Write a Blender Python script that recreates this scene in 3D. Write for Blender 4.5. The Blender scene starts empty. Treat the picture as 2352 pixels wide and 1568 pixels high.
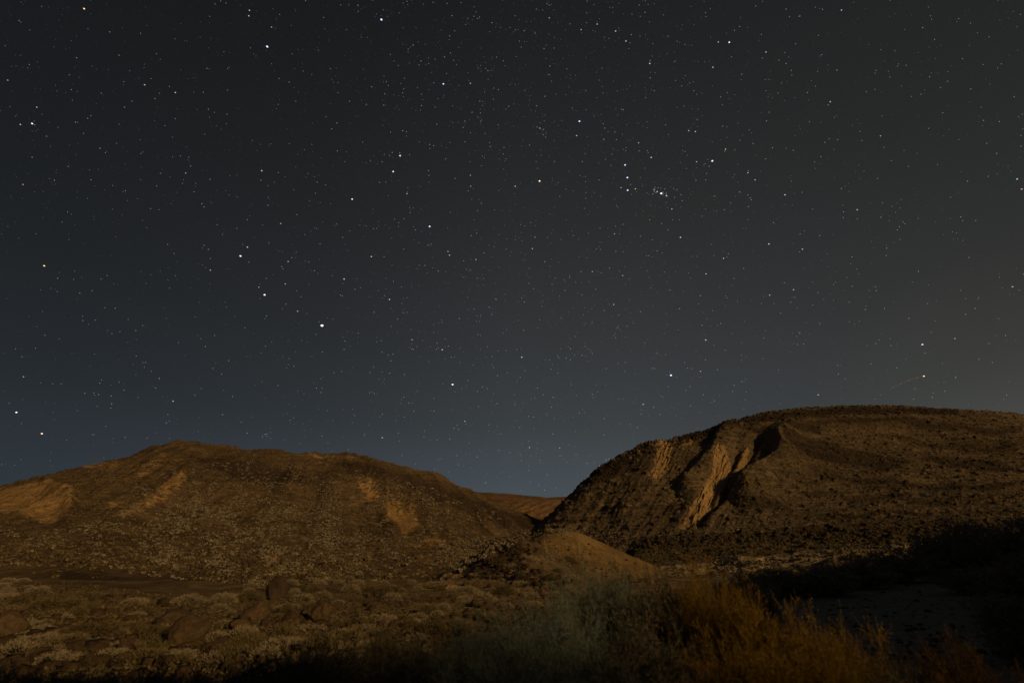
import bpy, math, random
import numpy as np
from mathutils import Vector
from mathutils.bvhtree import BVHTree
R = math.radians
rs = np.random.RandomState(7)
random.seed(7)

# ------------------------------------------------------------------ camera
W0, F0, PITCH, HC = 2352.0, 1111.0, R(25.0), 1.7      # reference pixel width, focal length in those pixels
sc = bpy.context.scene
col = sc.collection
cd = bpy.data.cameras.new('camera'); cam = bpy.data.objects.new('camera', cd); col.objects.link(cam)
cam.location = (0, 0, HC); cam.rotation_euler = (R(90) + PITCH, 0, 0)
cd.sensor_width = 36.0; cd.lens = 36.0 * F0 / W0
cd.clip_start = 0.1; cd.clip_end = 30000
cd.dof.use_dof = True; cd.dof.focus_distance = 150.0; cd.dof.aperture_fstop = 1.0
sc.camera = cam
sc.view_settings.view_transform = 'Standard'; sc.view_settings.look = 'None'
sc.view_settings.exposure = 0.0; sc.view_settings.gamma = 1.0
sc.cycles.max_bounces = 4; sc.cycles.diffuse_bounces = 2

# ------------------------------------------------------------------ light: low warm light from the right and behind
SUN_EL, SUN_AZ = R(20.0), R(131.0)       # azimuth clockwise from +Y (the view direction)
SV = Vector((math.sin(SUN_AZ) * math.cos(SUN_EL), math.cos(SUN_AZ) * math.cos(SUN_EL), math.sin(SUN_EL)))
ld = bpy.data.lights.new('sun', 'SUN'); lo = bpy.data.objects.new('sun', ld); col.objects.link(lo)
ld.energy = 1.35; ld.color = (1.0, 0.635, 0.235); ld.angle = R(3.0)
lo.rotation_euler = SV.to_track_quat('Z', 'Y').to_euler(); lo.location = (60, -40, 40)

# ------------------------------------------------------------------ night sky
w = bpy.data.worlds.new('World'); sc.world = w; w.use_nodes = True
wn, wl = w.node_tree.nodes, w.node_tree.links
wn.clear()
def nd(nodes, t, **k):
    n = nodes.new(t)
    for a, b in k.items(): setattr(n, a, b)
    return n
def ramp(nodes, stops, interp='EASE'):
    r = nodes.new('ShaderNodeValToRGB'); r.color_ramp.interpolation = interp
    e = r.color_ramp.elements
    while len(e) < len(stops): e.new(0.5)
    for i, (p, c) in enumerate(stops):
        e[i].position = p; e[i].color = (c[0], c[1], c[2], 1) if hasattr(c, '__len__') else (c, c, c, 1)
    return r
tc = nd(wn, 'ShaderNodeTexCoord')
sx = nd(wn, 'ShaderNodeSeparateXYZ'); wl.new(tc.outputs['Generated'], sx.inputs[0])
el = ramp(wn, [(0.0, (.072, .090, .104)), (0.14, (.062, .075, .086)), (0.26, (.044, .051, .056)),
               (0.42, (.0340, .0368, .0388)), (0.62, (.0232, .0248, .0256)), (0.85, (.0132, .0142, .0147)), (1.0, (.008, .009, .010))], 'LINEAR')
wl.new(sx.outputs['Z'], el.inputs[0])
hx = nd(wn, 'ShaderNodeMath', operation='MULTIPLY_ADD'); hx.inputs[1].default_value = .5; hx.inputs[2].default_value = .5
wl.new(sx.outputs['X'], hx.inputs[0])
az = ramp(wn, [(0.0, .35), (0.16, (.41, .43, .455)), (0.32, (.62, .63, .645)), (0.5, (.94, .94, .94)), (0.62, (1.0, .98, .95)), (0.74, (.93, .89, .86)), (0.86, (.80, .76, .71)), (1.0, .6)], 'LINEAR')
wl.new(hx.outputs[0], az.inputs[0])
mu = nd(wn, 'ShaderNodeMixRGB', blend_type='MULTIPLY'); mu.inputs[0].default_value = 1
wl.new(el.outputs[0], mu.inputs[1]); wl.new(az.outputs[0], mu.inputs[2])
# town glow beyond the right hill
gdir = Vector((math.sin(R(50)), math.cos(R(50)), 0.10)).normalized()
dp = nd(wn, 'ShaderNodeVectorMath', operation='DOT_PRODUCT'); dp.inputs[1].default_value = gdir
wl.new(tc.outputs['Generated'], dp.inputs[0])
gl = ramp(wn, [(0.88, 0), (0.94, (.0010, .0007, .0001)), (0.98, (.008, .006, .001)), (1.0, (.018, .0135, .003))], 'LINEAR')
wl.new(dp.outputs['Value'], gl.inputs[0])
ad = nd(wn, 'ShaderNodeMixRGB', blend_type='ADD'); ad.inputs[0].default_value = 1
wl.new(mu.outputs[0], ad.inputs[1]); wl.new(gl.outputs[0], ad.inputs[2])
# faint moonlit scatter of the air, same direction as the lamp
sk = nd(wn, 'ShaderNodeTexSky', sky_type='NISHITA'); sk.sun_disc = False
sk.sun_elevation = SUN_EL; sk.sun_rotation = SUN_AZ; sk.altitude = 800
ad2 = nd(wn, 'ShaderNodeMixRGB', blend_type='ADD'); ad2.inputs[0].default_value = 0.0006
wl.new(ad.outputs[0], ad2.inputs[1]); wl.new(sk.outputs[0], ad2.inputs[2])
bg = nd(wn, 'ShaderNodeBackground'); bg.inputs[1].default_value = 1.0
wl.new(ad2.outputs[0], bg.inputs[0])
wo = nd(wn, 'ShaderNodeOutputWorld'); wl.new(bg.outputs[0], wo.inputs[0])

# ------------------------------------------------------------------ helpers
def tag(o, label=None, cat=None, group=None, kind=None):
    if label: o['label'] = label
    if cat: o['category'] = cat
    if group: o['group'] = group
    if kind: o['kind'] = kind
    return o
def mesh_np(name, v, f, mats=(), smooth=False, attrs=None):
    v = np.asarray(v, dtype=np.float32); f = np.asarray(f, dtype=np.int32)
    me = bpy.data.meshes.new(name); k = f.shape[1]
    me.vertices.add(len(v)); me.vertices.foreach_set('co', v.ravel())
    me.loops.add(f.size); me.loops.foreach_set('vertex_index', f.ravel())
    me.polygons.add(len(f)); me.polygons.foreach_set('loop_start', np.arange(0, f.size, k, dtype=np.int32))
    me.polygons.foreach_set('loop_total', np.full(len(f), k, dtype=np.int32))
    if smooth: me.polygons.foreach_set('use_smooth', np.ones(len(f), dtype=bool))
    me.update(calc_edges=True)
    for m in mats: me.materials.append(m)
    if attrs:
        for an, (tp, dat) in attrs.items():
            a = me.attributes.new(an, tp, 'POINT')
            a.data.foreach_set('color' if tp == 'FLOAT_COLOR' else 'value', np.asarray(dat, dtype=np.float32).ravel())
    return me
def link(name, me, parent=None, loc=(0, 0, 0), rz=0, s=1):
    o = bpy.data.objects.new(name, me); col.objects.link(o); o.location = loc
    o.rotation_euler = (0, 0, rz); o.scale = (s, s, s) if not hasattr(s, '__len__') else s
    if parent: o.parent = parent
    return o
CP, SP = math.cos(PITCH), math.sin(PITCH)
def ray(px, py):
    a = (np.asarray(px, float) - W0 / 2) / F0; b = (784.0 - np.asarray(py, float)) / F0
    return a, CP - b * SP, SP + b * CP
def at(px, py, Y):
    x, y, z = ray(px, py); t = Y / y
    return np.stack([t * x, t * y, HC + t * z], -1)
def interp(pts): 
    xs = [p[0] for p in pts]; ys = [p[1] for p in pts]
    return lambda q: np.interp(q, xs, ys)

# value-gradient noise in numpy
_p = rs.permutation(256); _p = np.concatenate([_p, _p, _p])
_g = rs.normal(size=(256, 3)); _g /= np.linalg.norm(_g, axis=1)[:, None]
def noise3(P):
    P = np.asarray(P, float); i = np.floor(P).astype(int); f = P - i; i = i & 255
    u = f * f * f * (f * (f * 6 - 15) + 10); out = 0
    for dx in (0, 1):
        for dy in (0, 1):
            for dz in (0, 1):
                h = _p[_p[_p[(i[..., 0] + dx) & 255] + ((i[..., 1] + dy) & 255)] + ((i[..., 2] + dz) & 255)]
                g = _g[h]
                d = g[..., 0] * (f[..., 0] - dx) + g[..., 1] * (f[..., 1] - dy) + g[..., 2] * (f[..., 2] - dz)
                wt = (u[..., 0] if dx else 1 - u[..., 0]) * (u[..., 1] if dy else 1 - u[..., 1]) * (u[..., 2] if dz else 1 - u[..., 2])
                out = out + wt * d
    return out * 1.5
def fbm(P, o=4, ridged=False):
    P = np.asarray(P, float); s = 0; a = 1; tot = 0
    for k in range(o):
        n = noise3(P * 2 ** k + 17.3 * k)
        s = s + a * ((1 - 2 * np.abs(n)) if ridged else n); tot += a; a *= .5
    return s / tot
def sstep(a, b, x):
    t = np.clip((x - a) / (b - a), 0, 1); return t * t * (3 - 2 * t)

# ------------------------------------------------------------------ materials
def new_mat(name):
    m = bpy.data.materials.new(name); m.use_nodes = True
    n = m.node_tree.nodes; b = n['Principled BSDF']; b.inputs['Roughness'].default_value = .95
    b.inputs['Specular IOR Level'].default_value = .15
    return m, n, m.node_tree.links, b
def mixc(n, l, fac, a, b, mode='MIX'):
    m = n.new('ShaderNodeMixRGB'); m.blend_type = mode
    for i, v in ((0, fac), (1, a), (2, b)):
        if isinstance(v, (int, float)): m.inputs[i].default_value = v
        elif isinstance(v, tuple): m.inputs[i].default_value = v + (1,)
        else: l.new(v, m.inputs[i])
    return m.outputs[0]
def ntex(n, l, scale, detail=5, rough=.6, stretch=None, co='Object', dist=0):
    t = n.new('ShaderNodeTexCoord'); x = n.new('ShaderNodeTexNoise')
    x.inputs['Scale'].default_value = scale; x.inputs['Detail'].default_value = detail
    x.inputs['Roughness'].default_value = rough; x.inputs['Distortion'].default_value = dist
    if stretch:
        mp = n.new('ShaderNodeMapping'); mp.inputs['Scale'].default_value = stretch; mp.inputs['Rotation'].default_value = (.07, -.05, 0); x.inputs['Distortion'].default_value = 1.2
        l.new(t.outputs[co], mp.inputs[0]); l.new(mp.outputs[0], x.inputs['Vector'])
    else: l.new(t.outputs[co], x.inputs['Vector'])
    return x.outputs['Fac']
def cr(n, l, src, lo_, hi_, a=0.0, b=1.0):
    m = n.new('ShaderNodeMapRange'); m.interpolation_type = 'SMOOTHSTEP'
    m.inputs['From Min'].default_value = lo_; m.inputs['From Max'].default_value = hi_
    m.inputs['To Min'].default_value = a; m.inputs['To Max'].default_value = b
    l.new(src, m.inputs['Value']); return m.outputs[0]
def mth(n, l, op, a, b):
    m = n.new('ShaderNodeMath'); m.operation = op
    for i, v in ((0, a), (1, b)):
        if isinstance(v, (int, float)): m.inputs[i].default_value = v
        else: l.new(v, m.inputs[i])
    return m.outputs[0]
def terrain_mat(name, soil, soil2, rock, sand, px_m, bump=.6, lays=.55):
    """px_m: size in metres of the finest grain that shows"""
    m, n, l, b = new_mat(name)
    big = ntex(n, l, .035, 4, .6); mid = ntex(n, l, .22, 6, .65, dist=.6)
    fine = ntex(n, l, 1 / (px_m * 2.2), 8, .75)
    lay = ntex(n, l, .12, 7, .7, (.35, .6, 5.0))
    c = mixc(n, l, cr(n, l, mid, .38, .62), soil, soil2)
    c = mixc(n, l, cr(n, l, lay, .46, .62, 0, lays), c, rock)
    aS = n.new('ShaderNodeAttribute'); aS.attribute_name = 'sand'
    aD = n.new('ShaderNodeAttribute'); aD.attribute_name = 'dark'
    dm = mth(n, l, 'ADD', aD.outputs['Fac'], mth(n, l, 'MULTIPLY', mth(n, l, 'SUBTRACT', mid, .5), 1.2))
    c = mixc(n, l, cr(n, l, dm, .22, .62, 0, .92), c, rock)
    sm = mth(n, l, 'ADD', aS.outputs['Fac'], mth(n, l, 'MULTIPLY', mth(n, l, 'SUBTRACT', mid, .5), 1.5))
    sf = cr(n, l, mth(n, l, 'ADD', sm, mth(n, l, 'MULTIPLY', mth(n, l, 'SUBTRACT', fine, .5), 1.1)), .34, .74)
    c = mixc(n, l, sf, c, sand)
    vo = n.new('ShaderNodeTexVoronoi'); vo.inputs['Scale'].default_value = 1 / (px_m * 3.2)
    t = n.new('ShaderNodeTexCoord'); l.new(t.outputs['Object'], vo.inputs['Vector'])
    rnd = n.new('ShaderNodeSeparateColor'); l.new(vo.outputs['Color'], rnd.inputs[0])
    spk = mth(n, l, 'MULTIPLY', cr(n, l, rnd.outputs[0], .55, .9), cr(n, l, vo.outputs['Distance'], .55, .15))
    spk = mth(n, l, 'MULTIPLY', spk, mth(n, l, 'SUBTRACT', 1.0, sf))
    c = mixc(n, l, mth(n, l, 'MULTIPLY', spk, .35), c, (rock[0] * .5, rock[1] * .5, rock[2] * .5))
    c = mixc(n, l, .75, c, ramp_out(n, l, fine, .30, .72, .45, 1.5), 'MULTIPLY')
    c = mixc(n, l, .5, c, ramp_out(n, l, big, .35, .65, .6, 1.3), 'MULTIPLY')
    l.new(c, b.inputs['Base Color'])
    bp = n.new('ShaderNodeBump'); bp.inputs['Strength'].default_value = bump; bp.inputs['Distance'].default_value = px_m * 1.6
    l.new(fine, bp.inputs['Height']); 
    bp2 = n.new('ShaderNodeBump'); bp2.inputs['Strength'].default_value = bump; bp2.inputs['Distance'].default_value = px_m * 5
    l.new(mid, bp2.inputs['Height']); l.new(bp.outputs[0], bp2.inputs['Normal'])
    l.new(bp2.outputs[0], b.inputs['Normal'])
    return m
def ramp_out(n, l, src, lo_, hi_, a, b):
    v = cr(n, l, src, lo_, hi_, a, b); c = n.new('ShaderNodeCombineColor')
    for i in range(3): l.new(v, c.inputs[i])
    return c.outputs[0]
def foliage_mat(name, c1, c2, transl=.15):
    m, n, l, b = new_mat(name)
    oi = n.new('ShaderNodeObjectInfo'); g = n.new('ShaderNodeNewGeometry')
    f = mth(n, l, 'ADD', mth(n, l, 'MULTIPLY', g.outputs['Random Per Island'], .6), mth(n, l, 'MULTIPLY', oi.outputs['Random'], .4))
    l.new(mixc(n, l, f, c1, c2), b.inputs['Base Color'])
    b.inputs['Roughness'].default_value = .8
    return m
def plain_mat(name, c1, c2, scale, bump=.5, bd=.05):
    m, n, l, b = new_mat(name)
    a = ntex(n, l, scale, 7, .7); oi = n.new('ShaderNodeObjectInfo')
    c = mixc(n, l, cr(n, l, a, .3, .7), c1, c2)
    c = mixc(n, l, 1.0, c, ramp_out(n, l, oi.outputs['Random'], 0, 1, .65, 1.2), 'MULTIPLY')
    l.new(c, b.inputs['Base Color'])
    bp = n.new('ShaderNodeBump'); bp.inputs['Strength'].default_value = bump; bp.inputs['Distance'].default_value = bd
    l.new(a, bp.inputs['Height']); l.new(bp.outputs[0], b.inputs['Normal'])
    return m
SOIL, SOIL2, ROCK, SAND = (.17, .115, .07), (.24, .17, .10), (.085, .058, .042), (.62, .40, .20)
M = {}
M['hill_l'] = terrain_mat('left_hill_soil', SOIL, SOIL2, ROCK, (.50, .32, .15), .45)
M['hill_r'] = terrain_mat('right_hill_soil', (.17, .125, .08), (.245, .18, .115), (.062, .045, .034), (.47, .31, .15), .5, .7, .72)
M['hill_f'] = terrain_mat('far_ridge_soil', (.26, .15, .085), (.32, .2, .11), (.14, .09, .06), SAND, .8)
M['ground'] = terrain_mat('desert_ground', (.16, .11, .06), (.34, .25, .145), (.10, .07, .045), (.26, .24, .21), .12)
M['mound'] = terrain_mat('sand_mound', (.255, .172, .078), (.32, .215, .10), (.21, .14, .065), SAND, .16, .45)
M['terrace'] = terrain_mat('lava_terrace', (.17, .125, .075), (.25, .19, .11), (.06, .045, .034), (.52, .40, .25), .35, .9)
M['rock'] = plain_mat('boulder_stone', (.070, .049, .032), (.15, .102, .064), 6.0, .8, .05)
M['lava'] = plain_mat('lava_stone', (.05, .036, .028), (.13, .09, .065), 1.5, .8, .08)
M['straw'] = foliage_mat('dry_straw_shrub', (.22, .18, .13), (.38, .32, .25))
M['olive'] = foliage_mat('olive_shrub', (.12, .10, .055), (.24, .19, .11))
M['pale'] = foliage_mat('pale_cushion_shrub', (.235, .195, .14), (.46, .39, .295))
M['amber_shade'] = foliage_mat('amber_shade_twigs', (.09, .052, .012), (.19, .11, .022))  # amber darkened: the weaker light at the right corner is put into the colour
M['sage'] = foliage_mat('sage_twigs', (.13, .165, .150), (.25, .30, .27))
M['amber'] = foliage_mat('amber_twigs', (.18, .115, .016), (.34, .215, .035))
M['dark'] = foliage_mat('dark_brush', (.09, .085, .062), (.19, .165, .12))
M['wood'] = foliage_mat('woody_stem', (.09, .065, .045), (.16, .12, .08))

# ------------------------------------------------------------------ terrain
BV = {}
def inside_poly(px, py, poly):
    px = np.asarray(px); py = np.asarray(py); c = np.zeros(px.shape, bool); n = len(poly); j = n - 1
    for i in range(n):
        xi, yi = poly[i]; xj, yj = poly[j]
        t = ((yi > py) != (yj > py)) & (px < (xj - xi) * (py - yi) / (yj - yi + 1e-9) + xi)
        c ^= t; j = i
    return c
def seg_dist(px, py, line):
    """signed distance (right of the line, going down, positive), closest distance and fraction along a polyline"""
    best = np.full(px.shape, 1e9); sg = np.zeros(px.shape); fr = np.zeros(px.shape); n = len(line) - 1
    for i in range(n):
        a = np.array(line[i], float); b = np.array(line[i + 1], float); d = b - a; L2 = d @ d
        t = np.clip(((px - a[0]) * d[0] + (py - a[1]) * d[1]) / L2, 0, 1)
        dx = px - a[0] - t * d[0]; dy = py - a[1] - t * d[1]; dist = np.hypot(dx, dy)
        s = np.sign(dx * d[1] - dy * d[0]); m = dist < best
        best = np.where(m, dist, best); sg = np.where(m, s, sg); fr = np.where(m, (i + t) / n, fr)
    return best, sg * best, fr
def soft_poly(px, py, poly, soft):
    ins = inside_poly(px, py, poly); d, _, _ = seg_dist(px, py, list(poly) + [poly[0]])
    return np.clip(.5 + np.where(ins, d, -d) / (2 * soft), 0, 1)
def grid_faces(nu, nv, wrap=False):
    i = np.arange(nv - 1)[:, None] * nu; j = np.arange(nu if wrap else nu - 1)[None, :]; k = (j + 1) % nu
    return np.stack([i + j, i + k, i + nu + k, i + nu + j], -1).reshape(-1, 4)
def sheet(name, x0, x1, nu, rows, cnt, mat, disp, masks=None):
    """loft a hill through rows: each row is (py function or ('z', f), depth function); cnt = rows between controls"""
    px = np.linspace(x0, x1, nu); C = []
    for yf, Yf in rows:
        Y = Yf(px) if callable(Yf) else np.full(nu, float(Yf))
        if isinstance(yf, tuple):
            z = yf[1](px) if callable(yf[1]) else np.full(nu, float(yf[1]))
            X = (px - W0 / 2) / F0 * Y / 1.05; C.append(np.stack([X, Y, z], -1))
        else: C.append(at(px, yf(px), Y))
    C = np.array(C); out = []
    # Catmull-Rom between control rows
    E = np.concatenate([C[:1] * 2 - C[1:2], C, C[-1:] * 2 - C[-2:-1]])
    for k in range(len(C) - 1):
        a, b, c, d = E[k], E[k + 1], E[k + 2], E[k + 3]
        for t in np.linspace(0, 1, cnt[k], endpoint=False):
            # tension keeps the loft from overshooting
            m1 = (c - a) * .35; m2 = (d - b) * .35
            out.append((2 * t**3 - 3 * t**2 + 1) * b + (t**3 - 2 * t**2 + t) * m1 + (-2 * t**3 + 3 * t**2) * c + (t**3 - t**2) * m2)
    out.append(C[-1]); G = np.array(out); nv = len(G)
    du = np.gradient(G, axis=1); dv = np.gradient(G, axis=0); N = np.cross(du, dv)
    N /= np.linalg.norm(N, axis=2)[..., None] + 1e-9; N *= np.sign(N[..., 2:3] + 1e-9)
    rel = G - np.array([0, 0, HC]); dep = rel[..., 1] * CP + rel[..., 2] * SP
    qx = W0 / 2 + F0 * rel[..., 0] / dep; qy = 784 - F0 * (-rel[..., 1] * SP + rel[..., 2] * CP) / dep
    D = disp(G, qx, qy); G = G + N * D[..., None]
    f = grid_faces(nu, nv); at_ = {}
    for an in ('sand', 'dark'):
        v = masks[an](G, qx, qy) if masks and an in masks else np.zeros(qx.shape)
        at_[an] = ('FLOAT', v.ravel())
    me = mesh_np(name, G.reshape(-1, 3), f, [mat], True, at_)
    o = link(name, me); tag(o, kind='structure')
    BV[name] = BVHTree.FromPolygons(G.reshape(-1, 3).tolist(), f.tolist())
    return o

# --- ground: one sheet, polar grid, reaches the horizon, rises gently into the valley
def ground_z(x, y):
    r = np.hypot(x, y)
    v = sstep(55, 190, y) * 9.5 * np.exp(-((x - 5 - .03 * y) / (34 + .12 * y)) ** 2)
    v = v + sstep(20, 90, y) * 1.2 * np.exp(-((x + 60) / 50) ** 2)
    P = np.stack([x, y, np.zeros_like(x)], -1)
    n = fbm(P / 9.0, 4) * .30 * sstep(4, 16, r) + fbm(P / 60.0, 3) * .8 * sstep(40, 120, r)
    wash = sstep(0, 4, x - .33 * y) * sstep(80, 50, y)          # the flat sandy wash on the right
    n = n * (1 - .5 * wash) - .25 * wash * sstep(6, 14, r) + wash * .055 * np.clip(x - 8, 0, 30)
    rut = 0
    for off in (0, 1.5):
        rut = rut - .07 * np.exp(-(((y - 14.5) - (x - 15) * .42 - off) / .22) ** 2)
    b = sstep(.15, .5, fbm(P / 2.2 + 9, 3)) * .16 * (1 - wash)
    return v + n + rut * wash + b
rad = np.concatenate([[0.3], np.geomspace(1.5, 3000, 330)]); ang = np.linspace(0, 2 * math.pi, 900, endpoint=False)
gx = rad[:, None] * np.sin(ang)[None]; gy = rad[:, None] * np.cos(ang)[None]; gz = ground_z(gx, gy)
G = np.stack([gx, gy, gz], -1)
wash = sstep(0, 4, gx - .33 * gy) * sstep(75, 50, gy) * sstep(-60, -10, gy)
me = mesh_np('ground', G.reshape(-1, 3), grid_faces(900, len(rad), True), [M['ground']], True,
             {'sand': ('FLOAT', (wash * 1.1).ravel()), 'dark': ('FLOAT', np.zeros(gx.size))})
tag(link('ground', me), kind='structure')
BV['ground'] = BVHTree.FromPolygons(G.reshape(-1, 3).tolist(), grid_faces(900, len(rad), True).tolist())

# --- left hill
L_crest = interp([(-500, 1290), (-250, 1200), (0, 1128), (60, 1110), (150, 1088), (240, 1066), (300, 1051), (350, 1033), (400, 1021), (450, 1021),
                  (520, 1028), (600, 1034), (700, 1042), (800, 1051), (860, 1058), (900, 1069), (960, 1082), (1010, 1095), (1050, 1114),
                  (1085, 1131), (1130, 1153), (1200, 1183), (1280, 1215), (1400, 1250)])
L_sand = [(-60, 1130, 20), ]
LS = [[(-120, 1170), (0, 1132), (60, 1120), (130, 1118), (165, 1135), (172, 1160), (150, 1205), (120, 1212), (90, 1215), (60, 1195), (0, 1180), (-120, 1215)],
      [(408, 1092), (428, 1122), (404, 1144), (374, 1172), (330, 1200), (270, 1222), (290, 1190), (340, 1152), (380, 1122)],
      [(255, 1160), (285, 1150), (295, 1163), (265, 1172)],
      [(815, 1118), (840, 1120), (875, 1146), (868, 1160), (838, 1154)], [(882, 1160), (900, 1165), (945, 1186), (960, 1208), (930, 1228), (912, 1200), (890, 1205), (876, 1185)]]
LSF = [[(290, 1082), (380, 1052), (440, 1062), (330, 1095)], [(640, 1045), (720, 1045), (870, 1064), (760, 1072)], [(420, 1125), (330, 1200), (180, 1262), (150, 1258), (300, 1195)],
       [(830, 1180), (900, 1215), (1020, 1240), (1090, 1280), (960, 1262)], [(200, 1070), (280, 1060), (270, 1085), (190, 1095)], [(560, 1280), (760, 1320), (820, 1345), (640, 1335)], [(960, 1225), (1060, 1240), (1100, 1262), (1000, 1260)]]
LD = [[(775, 1075), (850, 1080), (1000, 1120), (1100, 1155), (1240, 1205), (1210, 1225), (1080, 1208), (960, 1165), (880, 1130), (800, 1105)],  # first outline: shaded flank behind the spur, its shade put into the colour
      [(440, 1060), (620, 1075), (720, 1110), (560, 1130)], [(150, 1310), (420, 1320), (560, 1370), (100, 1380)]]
def L_disp(G, qx, qy):
    a = fbm(G / 45, 4) * 2.6 * sstep(40, 90, G[..., 1]) + fbm(G / 9, 4) * .55
    # draws running down the slope
    u = G[..., 0] + .35 * G[..., 1]; g = fbm(np.stack([u / 16, G[..., 1] / 160, np.zeros_like(u)], -1), 3, True)
    a = a + (g - .2) * (1.9 + 0.8 * sstep(4, 40, qy - L_crest(qx))) * sstep(60, 140, G[..., 1]) + fbm(G / 28 + 4, 3) * 1.5 * sstep(4, 40, qy - L_crest(qx))
    # the spur whose far side is dark
    d, s, f = seg_dist(qx, qy, [(780, 1078), (860, 1112), (950, 1162), (1040, 1198), (1160, 1222)])
    a = a + 3.0 * np.exp(-(d / 22) ** 2) * np.sin(np.pi * np.clip(f, .02, .98)) ** .5
    d, s, f = seg_dist(qx, qy, [(430, 1075), (410, 1115), (340, 1180), (200, 1250)])
    a = a + np.where(s > 0, 2.2 * np.exp(-(d / 26) ** 2), 2.2 * np.exp(-(d / 14) ** 2)) * np.sin(np.pi * np.clip(f, .02, .98)) ** .5
    d, s, f = seg_dist(qx, qy, [(120, 1120), (165, 1150), (150, 1210)]); a = a + 1.5 * np.exp(-(d / 16) ** 2)
    rock = sstep(.15, .45, fbm(G / 3.2 + 5, 3)) * .5
    return (a + rock) * sstep(34, 60, G[..., 1])
sheet('hill_left', -520, 1400, 900,
      [(('z', -1.0), 32.0), (interp([(-500, 1322), (200, 1306), (700, 1308), (1400, 1318)]), interp([(-500, 60), (600, 62), (1000, 75), (1400, 85)])),
       (interp([(-500, 1305), (0, 1215), (430, 1190), (900, 1195), (1100, 1232), (1250, 1250), (1400, 1290)]), interp([(-500, 100), (400, 115), (1000, 150), (1400, 175)])),
       (L_crest, interp([(-500, 200), (400, 215), (900, 235), (1280, 255), (1400, 260)])),
       (('z', interp([(-500, 5), (400, 45), (900, 32), (1280, 4), (1400, 0)])), 330.0), (('z', -6.0), 520.0)],
      [60, 130, 200, 40, 20], M['hill_l'], L_disp,
      {'sand': lambda G, x, y: np.maximum(np.maximum.reduce([soft_poly(x, y, p, 15) for p in LS]), .6 * np.maximum.reduce([soft_poly(x, y, p, 16) for p in LSF])) * (G[..., 1] < 260),
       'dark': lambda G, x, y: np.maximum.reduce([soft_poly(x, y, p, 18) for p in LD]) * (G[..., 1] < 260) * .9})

# --- far ridge closing the valley
F_crest = interp([(850, 1110), (1085, 1131), (1120, 1132), (1180, 1136), (1225, 1141), (1260, 1144), (1290, 1142), (1320, 1141), (1400, 1150), (1600, 1140)])
sheet('hill_far', 850, 1600, 380,
      [(('z', -2.0), 280.0), (interp([(850, 1230), (1250, 1208), (1600, 1230)]), 330.0), (F_crest, 520.0), (('z', 25.0), 640.0), (('z', -4.0), 800.0)],
      [20, 130, 20, 10], M['hill_f'],
      lambda G, x, y: fbm(G / 60, 4) * 4 * sstep(300, 380, G[..., 1]) * sstep(1141, 1158, y) + fbm(G / 12, 3) * .8 + (fbm(np.stack([(G[..., 0] - .4 * G[..., 1]) / 22, G[..., 1] / 300, G[..., 2] * 0], -1), 3, True) - .2) * 5 * sstep(1143, 1165, y),
      {'sand': lambda G, x, y: soft_poly(x, y, [(1120, 1136), (1250, 1148), (1310, 1143), (1300, 1152), (1240, 1156), (1120, 1142)], 5) * .45,
       'dark': lambda G, x, y: soft_poly(x, y, [(1085, 1138), (1120, 1140), (1230, 1205), (1180, 1210)], 12) * .5})

# --- right hill
R_crest = interp([(1150, 1262), (1200, 1235), (1240, 1205), (1262, 1186), (1300, 1150), (1318, 1134), (1335, 1112), (1360, 1090), (1378, 1073), (1420, 1049), (1480, 1027), (1560, 1006), (1600, 997), (1640, 984), (1680, 969), (1760, 948),
                  (1840, 937), (1960, 932), (2060, 932), (2150, 938), (2230, 943), (2300, 946), (2352, 953), (2600, 985)])
RS = [[(1519, 1016), (1546, 1020), (1542, 1050), (1532, 1085), (1514, 1103), (1493, 1098), (1504, 1065), (1510, 1040)],
      [(1650, 1038), (1668, 1045), (1680, 1070), (1660, 1110), (1635, 1150), (1612, 1180), (1590, 1205), (1562, 1216), (1572, 1190), (1590, 1160), (1612, 1125), (1635, 1090), (1640, 1060)],
      [(1722, 1025), (1718, 1050), (1700, 1085), (1680, 1115), (1672, 1108), (1696, 1070), (1712, 1035)],
      [(1570, 1015), (1592, 1016), (1588, 1028), (1568, 1026)], [(1440, 1160), (1462, 1150), (1450, 1180), (1425, 1200), (1412, 1192)]]
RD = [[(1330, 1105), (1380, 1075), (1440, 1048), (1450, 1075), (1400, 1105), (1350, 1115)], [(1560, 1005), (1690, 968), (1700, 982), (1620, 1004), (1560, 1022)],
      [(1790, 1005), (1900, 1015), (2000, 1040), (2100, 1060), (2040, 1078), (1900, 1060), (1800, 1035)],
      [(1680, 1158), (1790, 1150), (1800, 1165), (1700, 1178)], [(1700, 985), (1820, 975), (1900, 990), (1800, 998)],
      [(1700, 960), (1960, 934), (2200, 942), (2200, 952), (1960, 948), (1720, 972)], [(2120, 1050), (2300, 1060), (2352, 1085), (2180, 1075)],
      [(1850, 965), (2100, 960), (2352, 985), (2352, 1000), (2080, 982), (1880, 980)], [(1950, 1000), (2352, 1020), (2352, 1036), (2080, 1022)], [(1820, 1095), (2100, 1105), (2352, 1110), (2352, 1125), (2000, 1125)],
      [(1720, 1205), (2000, 1175), (2300, 1165), (2352, 1180), (2000, 1195)], [(1900, 1140), (2200, 1140), (2180, 1156), (1950, 1156)]]
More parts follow.
